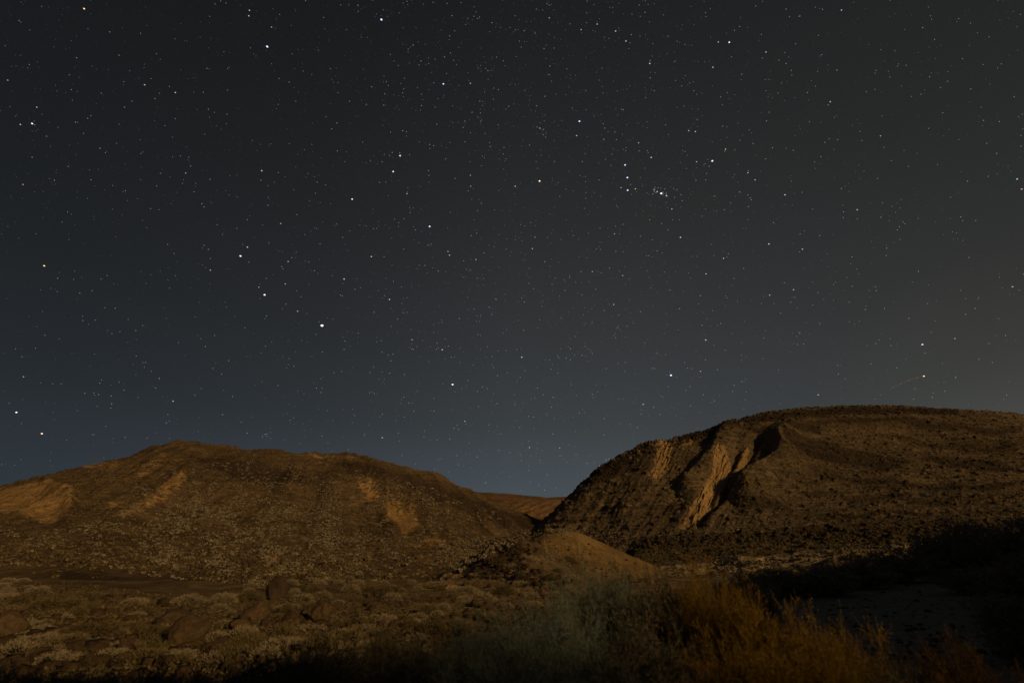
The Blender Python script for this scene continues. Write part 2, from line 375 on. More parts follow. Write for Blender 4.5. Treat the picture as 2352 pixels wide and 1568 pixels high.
def R_disp(G, qx, qy):
    vis = (G[..., 1] < 330)
    crest = sstep(4, 26, qy - R_crest(qx))
    a = fbm(G / 40, 4) * 2.4 * crest + fbm(G / 8, 4) * .6
    # radiating draws on the left flank: slanted in the photo from upper right to lower left
    u = qx + .62 * qy; g = fbm(np.stack([u / 46, qy / 420, np.zeros_like(u)], -1), 3, True)
    a = a + (g - .2) * .7 * crest * sstep(1900, 1650, qx)
    g = fbm(np.stack([u / 11, qy / 130, np.zeros_like(u)], -1), 3, True)
    a = a + (g - .2) * .22 * crest * sstep(1850, 1700, qx)
    def ridge(line, h, wl_, wr_):
        d, s, f = seg_dist(qx, qy, line)
        env = np.clip(np.minimum(f * 7, (1 - f) * 6), 0, 1)
        return h * np.exp(-(d / np.where(s > 0, wr_, wl_)) ** 2) * env * vis
    def gully(line, h, wd):
        d, s, f = seg_dist(qx, qy, line); env = np.clip(np.minimum(f * 5, (1 - f) * 5), 0, 1)
        return -h * np.exp(-(d / wd) ** 2) * env * vis
    a = a + ridge([(1690, 968), (1652, 1012), (1641, 1042), (1614, 1074), (1578, 1107), (1560, 1135)], 4.2, 13, 30)
    a = a + ridge([(1732, 1015), (1712, 1048), (1686, 1086), (1656, 1122), (1630, 1160)], 1.8, 9, 10)
    a = a + ridge([(1760, 985), (1786, 1016), (1791, 1040), (1784, 1062), (1745, 1090), (1705, 1118), (1672, 1142)], 6.4, 13, 50)
    a = a + ridge([(1512, 1000), (1502, 1050), (1488, 1095), (1450, 1160), (1420, 1210)], 1.9, 34, 30)
    a = a + gully([(1700, 1020), (1684, 1070), (1658, 1110), (1636, 1140), (1614, 1184), (1590, 1218)], 2.4, 8)
    a = a + gully([(1748, 1000), (1738, 1020), (1718, 1055), (1674, 1117), (1637, 1165), (1612, 1190), (1600, 1210)], 3.0, 9)
    a = a + gully([(1560, 1120), (1540, 1150), (1500, 1190)], .8, 8)
    # dendritic scour of the bare faces
    sm = np.maximum.reduce([soft_poly(qx, qy, p, 8) for p in RS[:3]])
    a = a - sm * (fbm(np.stack([(qx + .55 * qy) / 7, qy / 30, qx * 0], -1), 3, True)) * 1.3
    # rim rock
    rim = sstep(26, 12, qy - R_crest(qx)) * sstep(1400, 1470, qx)
    cell = fbm(np.stack([qx / 6, qy / 9, qx * 0], -1), 3, True)
    a = a + rim * (cell * (1.2 - .9 * sstep(1660, 1760, qx))) * vis
    # bedding ledges on the broad right flank
    led = fbm(np.stack([G[..., 0] / 60, G[..., 1] / 60, G[..., 2] / 3.2], -1), 4)
    a = a + led * 1.0 * sstep(1700, 1850, qx) * crest
    return (a + sstep(.1, .4, fbm(G / 3 + 3, 3)) * .7) * sstep(100, 150, G[..., 1])
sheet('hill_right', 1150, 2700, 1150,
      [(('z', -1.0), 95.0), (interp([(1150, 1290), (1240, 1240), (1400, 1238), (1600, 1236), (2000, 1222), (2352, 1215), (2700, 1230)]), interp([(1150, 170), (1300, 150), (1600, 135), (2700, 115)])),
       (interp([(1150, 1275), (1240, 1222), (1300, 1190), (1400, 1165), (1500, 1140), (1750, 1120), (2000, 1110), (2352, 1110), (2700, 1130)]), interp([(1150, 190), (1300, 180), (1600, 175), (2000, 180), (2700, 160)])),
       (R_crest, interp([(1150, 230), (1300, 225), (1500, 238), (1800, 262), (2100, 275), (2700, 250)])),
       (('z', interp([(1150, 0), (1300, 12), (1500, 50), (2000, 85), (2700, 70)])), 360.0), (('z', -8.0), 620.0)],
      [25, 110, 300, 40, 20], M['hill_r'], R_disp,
      {'sand': lambda G, x, y: np.maximum(np.maximum.reduce([soft_poly(x, y, p, 6) for p in RS[:4]]), .55 * soft_poly(x, y, RS[4], 12)) * (G[..., 1] < 300),
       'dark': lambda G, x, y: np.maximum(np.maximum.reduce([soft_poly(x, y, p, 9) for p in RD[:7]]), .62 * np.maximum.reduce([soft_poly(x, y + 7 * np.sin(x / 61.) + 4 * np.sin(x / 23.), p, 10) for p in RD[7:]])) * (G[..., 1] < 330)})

# --- lava terrace below the right hill
T_lip = interp([(1400, 1300), (1440, 1272), (1460, 1248), (1500, 1238), (1560, 1232), (1645, 1226), (1792, 1217), (1900, 1211), (2050, 1206), (2352, 1198), (2700, 1200)])
T_foot = interp([(1400, 1330), (1500, 1318), (1640, 1300), (1760, 1290), (1900, 1274), (2050, 1262), (2150, 1255), (2352, 1250), (2700, 1250)])
def T_disp(G, x, y):
    b = fbm(G / 2.2, 4, True); l_ = sstep(26, 4, np.abs(y - T_lip(x) - 10))
    return fbm(G / 14, 4) * .9 + (b - .1) * .7 * l_ + sstep(.05, .35, fbm(G / 1.6 + 8, 3)) * .25 + sstep(.2, .5, fbm(G / 6 + 2, 2)) * .6
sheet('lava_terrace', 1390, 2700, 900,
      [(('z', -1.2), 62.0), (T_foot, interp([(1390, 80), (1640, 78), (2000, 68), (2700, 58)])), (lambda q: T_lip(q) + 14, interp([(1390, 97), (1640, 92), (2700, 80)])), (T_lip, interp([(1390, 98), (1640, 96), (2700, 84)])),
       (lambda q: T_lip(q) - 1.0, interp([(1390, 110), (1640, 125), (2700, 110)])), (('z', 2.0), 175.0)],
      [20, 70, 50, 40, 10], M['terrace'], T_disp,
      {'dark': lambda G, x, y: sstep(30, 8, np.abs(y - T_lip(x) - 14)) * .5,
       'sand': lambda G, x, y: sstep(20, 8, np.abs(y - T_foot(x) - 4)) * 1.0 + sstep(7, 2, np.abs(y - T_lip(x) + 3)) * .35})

# --- sand mound in the valley mouth
m_crest = interp([(1090, 1300), (1180, 1258), (1225, 1238), (1250, 1224), (1280, 1216), (1300, 1216), (1330, 1225), (1380, 1246), (1440, 1272), (1500, 1299), (1560, 1322), (1640, 1342)])
sheet('sand_mound', 1090, 1640, 300,
      [(('z', -1.0), 46.0), (interp([(1090, 1352), (1300, 1340), (1640, 1352)]), 56.0), (interp([(1090, 1325), (1250, 1280), (1330, 1285), (1440, 1318), (1640, 1350)]), 70.0), (m_crest, 86.0), (('z', -1.5), 125.0)],
      [15, 60, 80, 30], M['mound'], lambda G, x, y: fbm(G / 10, 4) * .5 + fbm(G / 2.5, 4) * .16 + (fbm(np.stack([(x - .3 * y) / 30, y / 160, x * 0], -1), 3, True) - .3) * .22 * sstep(1225, 1260, y),
      {'dark': lambda G, x, y: soft_poly(x, y, [(1240, 1225), (1300, 1240), (1330, 1290), (1260, 1300), (1200, 1270)], 20) * .0})
# --- rocky knoll in front of the mound
k_crest = interp([(960, 1345), (1030, 1318), (1090, 1280), (1130, 1258), (1165, 1246), (1200, 1244), (1240, 1256), (1290, 1280), (1330, 1300), (1380, 1325), (1440, 1345)])
sheet('rocky_knoll', 960, 1440, 300,
      [(('z', -1.0), 38.0), (interp([(960, 1362), (1200, 1345), (1440, 1362)]), 44.0), (interp([(960, 1355), (1100, 1305), (1200, 1290), (1300, 1312), (1440, 1355)]), 54.0), (k_crest, 66.0), (('z', -1.5), 92.0)],
      [15, 60, 80, 25], M['ground'], lambda G, x, y: fbm(G / 7, 4) * .7 + sstep(.1, .4, fbm(G / 1.4, 3)) * .35 * sstep(1290, 1200, x),
      {'dark': lambda G, x, y: soft_poly(x, y, [(1060, 1320), (1130, 1262), (1190, 1248), (1215, 1262), (1180, 1290), (1120, 1330)], 14) * .8})
# --- high unseen bank, added right and behind to throw shade over the foreground
LX, LY = -math.sin(SUN_AZ), -math.cos(SUN_AZ)            # way the light travels on the plan
def shade_bank_pt(s, q): return s * np.array([LY, -LX]) + q * np.array([LX, LY])
BS = np.concatenate([np.linspace(-70, -8, 60), np.linspace(-8, 20, 160), np.linspace(20.5, 92, 90)]); BQ = np.linspace(-46, -16, 60); Q0 = -27.0
S_, Q_ = np.meshgrid(BS, BQ)
Hs = interp([(-70, 12), (-20, 14), (-2, 14.4), (2.8, 14.4), (3.7, 13.0), (4.3, 11.3), (5.2, 10.8), (6.8, 10.9), (7.6, 11.6), (8.6, 14.0), (12, 14.4), (30, 15.5), (50, 16.5), (60, 16.5), (67, 10), (73, 2), (76, -1), (92, -1)])  # crest heights; the dip is shaped to let light onto the near bushes
prof = np.where(Q_ > Q0, sstep(-16, Q0, Q_), sstep(-46, Q0, Q_))
BX = S_ * LY + Q_ * LX; BY = -S_ * LX + Q_ * LY
BZ = prof * Hs(S_) + prof * fbm(np.stack([BX, BY, BX * 0], -1) / 3.5, 4) * .9 - .3
me = mesh_np('bank', np.stack([BX, BY, BZ], -1).reshape(-1, 3), grid_faces(len(BS), len(BQ)), [M['hill_l']], True,
             {'sand': ('FLOAT', np.zeros(BX.size)), 'dark': ('FLOAT', np.zeros(BX.size))})
tag(link('added_shade_bank', me), kind='structure')

def hit_px(px, py, names=None):
    x, y, z = ray(px, py); d = Vector((float(x), float(y), float(z))).normalized(); best = None
    for n in (names or BV):
        r = BV[n].ray_cast(Vector((0, 0, HC)), d)
        if r[0] is not None and (best is None or r[3] < best[3]): best = (r[0], r[1], n, r[3])
    return best

# ------------------------------------------------------------------ plants and rocks
def tri_blades(P, D, L, Wd, rng):
    """thin triangles from P along D"""
    n = len(P); side = np.cross(D, rng.normal(size=(n, 3))); side /= np.linalg.norm(side, axis=1)[:, None] + 1e-9
    v = np.stack([P - side * Wd[:, None] / 2, P + side * Wd[:, None] / 2, P + D * L[:, None]], 1).reshape(-1, 3)
    return v, np.arange(3 * n).reshape(-1, 3)
def prisms(A, B, ra, rb):
    n = len(A); d = B - A; d /= np.linalg.norm(d, axis=1)[:, None] + 1e-9
    h = np.where(np.abs(d[:, 2:3]) < .9, np.array([[0, 0, 1.]]), np.array([[1., 0, 0]]))
    u = np.cross(d, h); u /= np.linalg.norm(u, axis=1)[:, None]; w_ = np.cross(d, u); V = []
    for P, r in ((A, ra), (B, rb)):
        for k in range(3):
            a = k * 2.0944; V.append(P + (u * math.cos(a) + w_ * math.sin(a)) * r[:, None])
    V = np.stack(V, 1).reshape(-1, 3); b = np.arange(n)[:, None] * 6
    F = np.concatenate([b + np.array([[i, (i + 1) % 3, 3 + (i + 1) % 3, 3 + i]]) for i in range(3)])
    return V, F
def small_shrub_mesh(name, seed, n, mat, flat=.62, L=.10, wd=.02):
    rng = np.random.RandomState(seed); u = rng.normal(size=(n, 3)); u[:, 2] = np.abs(u[:, 2]); u /= np.linalg.norm(u, axis=1)[:, None]
    lob = 1 + .35 * noise3(u * 2.2 + seed); rr = rng.uniform(.45, 1, n) ** .5 * lob * .5
    P = u * rr[:, None] * np.array([1, 1, flat * 1.35]); D = u + rng.normal(size=(n, 3)) * .45 + np.array([0, 0, .35]); D /= np.linalg.norm(D, axis=1)[:, None]
    v, f = tri_blades(P, D, rng.uniform(.5, 1.2, n) * L, rng.uniform(.7, 1.3, n) * wd, rng)
    return mesh_np(name, v, f, [mat])
def rock_mesh(name, seed, mat, sub=3, blocky=.35):
    import bmesh
    bm = bmesh.new(); bmesh.ops.create_icosphere(bm, subdivisions=sub, radius=.5)
    V = np.array([v.co[:] for v in bm.verts]); rng = np.random.RandomState(seed)
    for k in range(9):                                   # facets cut by random planes
        nrm = rng.normal(size=3); nrm /= np.linalg.norm(nrm); d = rng.uniform(.30, .44); t = V @ nrm
        V = V - np.outer(np.maximum(t - d, 0), nrm) * .92
    V = V * (1 + .40 * fbm(V * 2.2 + seed, 4)[:, None]) + rng.normal(size=V.shape) * .003
    for v, c in zip(bm.verts, V): v.co = c
    me = bpy.data.meshes.new(name); bm.to_mesh(me); bm.free(); me.materials.append(mat)
    me.polygons.foreach_set('use_smooth', np.zeros(len(me.polygons), bool)); return me
STRAW = [small_shrub_mesh('dry_shrub', 20 + i, 1500, M['pale']) for i in range(4)]
OLIVE = [small_shrub_mesh('olive_shrub', 30 + i, 1500, M['olive'], .8, .13) for i in range(3)]
ROCKS = [rock_mesh('boulder', 40 + i, M['rock']) for i in range(5)]
LAVAS = [rock_mesh('lava_rock', 50 + i, M['lava'], 2) for i in range(4)]

# boulders the photo shows in the lit field: px, py of the base, width px, height px
def by_landmark(items, marks, what):
    """items (px, py, look, obj); marks (px, py, name): a label that counts outward from the nearest landmark"""
    ordn = ['nearest', 'second', 'third', 'fourth', 'fifth', 'sixth', 'seventh', 'eighth', 'ninth', 'tenth', 'eleventh', 'twelfth', 'thirteenth', 'fourteenth', 'fifteenth'] + ['far outlying'] * 60
    B = {}
    for (px, py, look, o) in items:
        k = min(range(len(marks)), key=lambda i: (px - marks[i][0]) ** 2 + (2 * (py - marks[i][1])) ** 2)
        dx, dy = px - marks[k][0], py - marks[k][1]
        side = ('left of' if dx < 0 else 'right of') if abs(dx) > abs(dy) else what[1 if dy > 0 else 0]
        B.setdefault((look, k, side), []).append((dx * dx + dy * dy, o))
    for (look, k, side), L_ in B.items():
        for i, (d, o) in enumerate(sorted(L_, key=lambda q: q[0])):
            o['label'] = '%s, %s one %s %s' % (look, ordn[i], side, marks[k][2])
used_labels = {}
BOULD = [(632, 1376, 34, 30, 'dark upright boulder standing alone at the foot of the left hill', 1),
    (374, 1392, 26, 18, 'small dark wedge boulder left of the upright boulder', 1),
    (584, 1424, 66, 34, 'broad rounded brown boulder below the upright boulder', 0),
    (738, 1424, 50, 42, 'squarish brown boulder at the right end of the boulder group', 0),
    (700, 1418, 34, 18, 'low dark slab wedged left of the squarish boulder', 1),
    (668, 1446, 58, 32, 'rounded boulder in the middle of the boulder group, pale chipped front', 0),
    (738, 1438, 46, 14, 'flat brown slab lying under the squarish boulder', 0),
    (548, 1448, 44, 26, 'pointed brown boulder at the left of the boulder group', 0),
    (364, 1452, 34, 24, 'round dark boulder beside the large flat-topped boulder on the left', 1),
    (425, 1482, 84, 50, 'largest flat-topped brown boulder in the left foreground', 0),
    (404, 1432, 76, 26, 'long brown boulder lying behind the largest boulder', 0),
    (684, 1470, 30, 22, 'small round boulder just below the boulder group', 0),
    (300, 1500, 60, 30, 'half buried brown boulder left of the largest boulder', 0),
    (486, 1504, 36, 18, 'small brown boulder right below the largest boulder', 0),
    (12, 1455, 56, 36, 'brown boulder cut by the left edge of the view', 0),
    (1090, 1392, 24, 18, 'small jagged boulder near the foot of the rocky knoll', 0),
    (1240, 1370, 30, 18, 'dark boulder lying right of the knoll foot', 1),
    (1130, 1450, 30, 16, 'low brown stone before the central bushes', 0),
    (855, 1400, 20, 12, 'small brown boulder out on the pale shrub flat', 0),
    (222, 1440, 44, 18, 'low brown boulder in the left shrub field', 0)]
for i, (px, py, wp, hp, lab, dk) in enumerate(BOULD):
    h = hit_px(px, py)
    if not h: continue
    d = h[3] / F0 * (1.15 if i == 0 else .78)
    o = link('boulder', (LAVAS if dk else ROCKS)[i % 4], None, h[0], random.uniform(0, 6.28))
    ww = wp * d * .98; o.scale = (ww * 1.1, ww * 1.0, hp * d * 1.45); o.location.z += hp * d * .42
    tag(o, lab, 'boulder', 'boulders scattered at the foot of the left hill')
boulder_px = [(b[0], b[1] - b[3] / 2, b[2]) for b in BOULD]

# near shrubs: single things
n_s = 0; shrub_items = []
rng = np.random.RandomState(3)
tries = 0
while n_s < 285 and tries < 6000:
    tries += 1
    px = rng.uniform(-20, 1560); py = rng.uniform(1330, 1530) if px < 1150 else rng.uniform(1285, 1400)
    if px > 900 and py > 1500 - (px - 900) * .25: continue
    if px > 1560 or inside_poly(np.array(px), np.array(py), [(130, 1310), (430, 1315), (560, 1370), (300, 1385), (100, 1370)]): continue
    if any(abs(px - b[0]) < b[2] * .5 and abs(py - b[1]) < b[2] * .4 for b in boulder_px): continue
    if inside_poly(np.array(px), np.array(py), [(1225, 1240), (1290, 1210), (1500, 1300), (1400, 1315), (1330, 1295)]): continue
    h = hit_px(px, py)
    if not h or h[3] > 110: continue
    straw = rng.rand() < .68
    me = (STRAW if straw else OLIVE)[rng.randint(3)]
    s = rng.uniform(.25, .8) if h[3] < 30 else rng.uniform(.5, 1.4)
    if px > 640 and py > 1450: s = rng.uniform(.5, 1.0)
    o = link('dry_shrub' if straw else 'olive_shrub', me, None, h[0] - Vector((0, 0, .03)), rng.uniform(0, 6.28), (s * rng.uniform(.9, 1.4), s, s * rng.uniform(.65, 1.0)))
    tag(o, 'shrub', 'shrub', 'cushion shrubs dotting the lit field'); shrub_items.append((px, py, 'pale cushion shrub' if straw else 'olive leafy shrub', o)); n_s += 1

short = ['the upright boulder', 'the small dark wedge boulder', 'the broad rounded boulder', 'the squarish boulder', 'the dark slab', 'the rounded chipped boulder', 'the flat slab',
         'the pointed boulder', 'the round dark boulder', 'the largest boulder', 'the long low boulder', 'the small round boulder', 'the half buried boulder', 'the small boulder below the largest',
         'the left edge boulder', 'the jagged boulder', 'the dark knoll foot boulder', 'the low stone before the bushes', 'the small boulder on the flat', 'the low left field boulder']
marks = [(b[0], b[1] - b[3] / 2, t_) for b, t_ in zip(BOULD, short)] + [(1400, 1320, 'the sand mound foot'), (1190, 1310, 'the rocky knoll'), (90, 1350, 'the bare dune foot'), (920, 1350, 'the open flat'), (1520, 1320, 'the mound right tip'), (80, 1540, 'the lower left corner')]
by_landmark(shrub_items, marks, ('behind', 'in front of'))

# stuff scattered over the hills: pale cushions and stones, too many to count
def scatter(name, lab, cat, mat, n, polys, names, size, seed, tris=14, flat=.6, dens=None, wd=.35):
    rng = np.random.RandomState(seed); V = []; k = 0; t = 0; P = []; S = []
    while k < n and t < n * 12:
        t += 1
        poly = polys[rng.randint(len(polys))]; xs = [p[0] for p in poly]; ys = [p[1] for p in poly]
        px = rng.uniform(min(xs), max(xs)); py = rng.uniform(min(ys), max(ys))
        if not inside_poly(np.array(px), np.array(py), poly): continue
        if dens is not None and rng.rand() > dens(px, py): continue
        h = hit_px(px, py, names)
        if not h: continue
        P.append(h[0][:]); S.append(rng.uniform(*size) * (.75 + h[3] / 400)); k += 1
    P = np.array(P); S = np.array(S); n = len(P)
    u = rng.normal(size=(n, tris, 3)); u[..., 2] = np.abs(u[..., 2]); u /= np.linalg.norm(u, axis=2)[..., None]
    c = P[:, None] + u * (S[:, None, None] * .38 * rng.uniform(.6, 1, (n, tris, 1))) * np.array([1.2, 1, flat])
    a = rng.normal(size=(n, tris, 3)); a /= np.linalg.norm(a, axis=2)[..., None]; b = np.cross(a, u); b /= np.linalg.norm(b, axis=2)[..., None] + 1e-9
    e = np.cross(u, b); s3 = S[:, None, None] * wd
    e2 = u * .4 + e * .8
    v = np.stack([c + b * s3 * .5, c - b * s3 * .5, c + e2 * s3], 2).reshape(-1, 3)
    o = link(name, mesh_np(name, v, np.arange(len(v)).reshape(-1, 3), [mat]))
    tag(o, lab, cat, None, 'stuff'); return o
def rock_scatter(name, lab, cat, mat, n, polys, names, size, seed, dens=None):
    rng = np.random.RandomState(seed); P = []; S = []; t = 0
    while len(P) < n and t < n * 12:
        t += 1
        poly = polys[rng.randint(len(polys))]; xs = [p[0] for p in poly]; ys = [p[1] for p in poly]
        px = rng.uniform(min(xs), max(xs)); py = rng.uniform(min(ys), max(ys))
        if not inside_poly(np.array(px), np.array(py), poly): continue
        if dens is not None and rng.rand() > dens(px, py): continue
        h = hit_px(px, py, names)
        if h: P.append(h[0][:]); S.append(rng.uniform(size[0] ** .5, size[1] ** .5) ** 2 if rng.rand() < .9 else size[1] * 1.3)
    P = np.array(P); S = np.array(S); n = len(P)
    base = np.array([(1, 0, 0), (.3, .95, 0), (-.8, .58, 0), (-.8, -.58, 0), (.3, -.95, 0), (.7, .2, .7), (-.1, .7, .8), (-.6, -.3, .75), (.3, -.6, .7), (0, 0, -.5)], float)
    fc = [(0, 1, 5), (1, 6, 5), (1, 2, 6), (2, 7, 6), (2, 3, 7), (3, 4, 7), (4, 8, 7), (4, 0, 8), (0, 5, 8), (5, 6, 7), (5, 7, 8)]
    v = base[None] * rng.uniform(.6, 1.3, (n, 10, 3)); a = rng.uniform(0, 6.28, n); ca, sa = np.cos(a)[:, None], np.sin(a)[:, None]
    x = v[..., 0] * ca - v[..., 1] * sa; y = v[..., 0] * sa + v[..., 1] * ca
    v = np.stack([x, y, v[..., 2] * .85], -1) * (S[:, None, None] * .5) + P[:, None]
    f = (np.arange(n)[:, None, None] * 10 + np.array(fc)[None]).reshape(-1, 3)
    tag(link(name, mesh_np(name, v.reshape(-1, 3), f, [mat])), lab, cat, None, 'stuff')
DUNE = [(-40, 1300), (180, 1300), (420, 1315), (600, 1368), (560, 1380), (-40, 1350)]
LP = [(0, 1215), (170, 1215), (400, 1070), (620, 1050), (900, 1090), (1100, 1200), (1230, 1230), (1060, 1300), (900, 1345), (600, 1372), (400, 1330), (150, 1300), (0, 1300)]
Lall = [(-30, 1140), (300, 1060), (450, 1030), (860, 1065), (1085, 1140), (1235, 1225), (1060, 1310), (600, 1372), (-30, 1340)]
def bdens(px, py):
    if any(inside_poly(np.array(px), np.array(py), p) for p in LS): return .10
    if inside_poly(np.array(px), np.array(py), DUNE): return .06
    return .8
def ldens(px, py):
    if inside_poly(np.array(px), np.array(py), DUNE): return .03
    v = .45 + 1.5 * float(noise3(np.array([px / 60.0, py / 34.0, 2.0]))) + .9 * float(noise3(np.array([px / 19.0, py / 12.0, 7.0])))
    core = math.exp(-((px - 640) / 330) ** 2 - ((py - 1185) / 85) ** 2)
    if any(inside_poly(np.array(px), np.array(py), p) for p in LS): v *= .08
    return max(.02, min(1, v * (.20 + core) * min(1, .35 + px / 500.)))
scatter('hillside_shrubs', 'countless pale cushion shrubs dotting the left hillside', 'shrubs', M['straw'], 5200, [LP], ['hill_left'], (.22, 1.0), 11, 12, .5, ldens)
scatter('hillside_brush', 'dark olive brush spread over the left hillside', 'brush', M['olive'], 4200, [Lall], ['hill_left'], (.35, .9), 12, 12, .6, bdens)
rock_scatter('hillside_stones', 'loose dark stones covering the left hillside', 'stones', M['lava'], 3800, [Lall], ['hill_left'], (.12, .6), 13, bdens)
scatter('spur_shrubs', 'pale shrubs on the dark flank behind the spur of the left hill', 'shrubs', M['straw'], 110, [[(840, 1085), (1000, 1125), (1200, 1200), (1080, 1200), (960, 1160), (880, 1130)]], ['hill_left'], (.8, 1.6), 14, 16, .5)
Rall = [(1250, 1210), (1315, 1155), (1385, 1092), (1480, 1042), (1640, 1000), (1780, 962), (2000, 946), (2352, 966), (2352, 1200), (1500, 1225)]
def rdens(px, py):
    if any(inside_poly(np.array(px), np.array(py), p) for p in RS[:3]): return .02
    return .6
scatter('right_hill_shrubs', 'fine pale scrub speckling the right hill', 'shrubs', M['olive'], 7000, [Rall], ['hill_right'], (.25, .62), 15, 10, .6, rdens)
scatter('right_hill_cushions', 'small straw shrubs in rows across the right hill', 'shrubs', M['straw'], 1300, [[(1700, 1000), (2352, 1000), (2352, 1200), (1600, 1215), (1700, 1120)]], ['hill_right'], (.35, .75), 16, 10, .5, lambda x, y: max(.05, .4 + 1.2 * float(noise3(np.array([x / 120., y / 14., 5.])))))
rock_scatter('right_hill_stones', 'dark stones covering the right hill', 'stones', M['lava'], 3200, [Rall], ['hill_right'], (.12, .7), 17, rdens)
rock_scatter('rim_rocks', 'dark rim rocks along the crest of the right hill', 'rocks', M['lava'], 1100, [[(1330, 1112), (1380, 1076), (1470, 1034), (1560, 1009), (1700, 966), (1840, 940), (2100, 936), (2200, 943), (2200, 952), (1840, 950), (1700, 980), (1600, 1010), (1480, 1046), (1360, 1115)]], ['hill_right'], (.25, 1.1), 18)
Tall = [(1455, 1252), (1500, 1236), (1645, 1226), (2352, 1200), (2352, 1232), (1900, 1258), (1640, 1284), (1480, 1305)]
Tlip = [(1450, 1256), (1500, 1238), (1645, 1228), (1792, 1219), (2352, 1200), (2352, 1222), (1792, 1242), (1645, 1250), (1500, 1262)]
rock_scatter('terrace_rocks', 'broken black lava blocks on the terrace face', 'rocks', M['lava'], 1300, [Tall, Tlip, Tlip], ['lava_terrace'], (.15, .85), 19)
scatter('terrace_scrub', 'olive scrub growing between the lava blocks', 'scrub', M['olive'], 3500, [Tall], ['lava_terrace'], (.25, .6), 20, 14)
scatter('terrace_cushions', 'pale tufts scattered over the lava terrace', 'tufts', M['straw'], 900, [Tall], ['lava_terrace'], (.2, .5), 29, 12)
scatter('strip_shrubs', 'pale scrub along the lit strip below the lava terrace', 'shrubs', M['straw'], 320, [[(1560, 1312), (1640, 1294), (1900, 1266), (2120, 1243), (2352, 1235), (2352, 1255), (1900, 1290), (1640, 1312)]], ['lava_terrace', 'ground'], (.4, 1.0), 21, 18)
rock_scatter('knoll_rocks', 'dark broken rocks crowning the rocky knoll', 'rocks', M['lava'], 420, [[(1050, 1325), (1130, 1260), (1200, 1247), (1240, 1262), (1180, 1300), (1100, 1335)], [(1180, 1290), (1330, 1340), (1300, 1365), (1120, 1330)]], ['rocky_knoll', 'sand_mound'], (.12, .6), 22)
rock_scatter('valley_rocks', 'rubble filling the mouth of the valley', 'rubble', M['lava'], 900, [[(1060, 1260), (1230, 1212), (1460, 1222), (1450, 1262), (1330, 1222), (1240, 1222), (1150, 1262)]], ['ground', 'hill_left', 'hill_right'], (.2, .9), 23)
scatter('valley_scrub', 'pale scrub in the mouth of the valley', 'scrub', M['straw'], 700, [[(1000, 1250), (1230, 1212), (1460, 1225), (1440, 1262), (1330, 1225), (1240, 1225), (1150, 1262), (1040, 1320)]], None, (.5, 1.1), 24, 14)
fld = [(0, 1330), (150, 1335), (560, 1385), (1000, 1340), (1150, 1340), (1340, 1345), (1420, 1380), (1150, 1440), (900, 1520), (600, 1540), (0, 1568)]
scatter('field_grass', 'short dry grass and litter over the lit field', 'grass', M['olive'], 6500, [fld], None, (.08, .26), 25, 12, .7, lambda x, y: max(.1, .5 + 1.2 * float(noise3(np.array([x / 60., y / 22., 9.])))), .28)
scatter('field_brush', 'low brown brush between the pale shrubs of the field', 'brush', M['olive'], 2800, [fld], None, (.12, .4), 26, 14, .8, None, .26)
rock_scatter('field_stones', 'small stones strewn over the lit field', 'stones', M['rock'], 1500, [fld], None, (.05, .40), 27)

scatter('mound_tufts', 'sparse pale tufts on the lower flank of the sand mound', 'tufts', M['straw'], 130, [[(1240, 1290), (1330, 1285), (1420, 1300), (1540, 1312), (1500, 1345), (1330, 1350), (1260, 1330)], [(1225, 1238), (1260, 1226), (1290, 1260), (1300, 1300), (1240, 1290)]], ['sand_mound', 'rocky_knoll', 'ground'], (.25, .8), 31, 26, .6, None, .22)
rock_scatter('mound_stones', 'small stones lying on the sand mound', 'stones', M['lava'], 160, [[(1230, 1240), (1290, 1220), (1400, 1265), (1500, 1310), (1340, 1335), (1240, 1300)]], ['sand_mound'], (.08, .4), 32)
wsh = [(1640, 1480), (1700, 1400), (1900, 1345), (2352, 1320), (2352, 1540), (2000, 1520)]
scatter('wash_litter', 'dead twigs and low scrub lying on the shaded wash', 'litter', M['wood'], 260, [wsh], ['ground'], (.06, .25), 41, 14, .5)
rock_scatter('wash_stones', 'stones strewn over the shaded wash', 'stones', M['rock'], 350, [wsh], ['ground'], (.03, .20), 42)
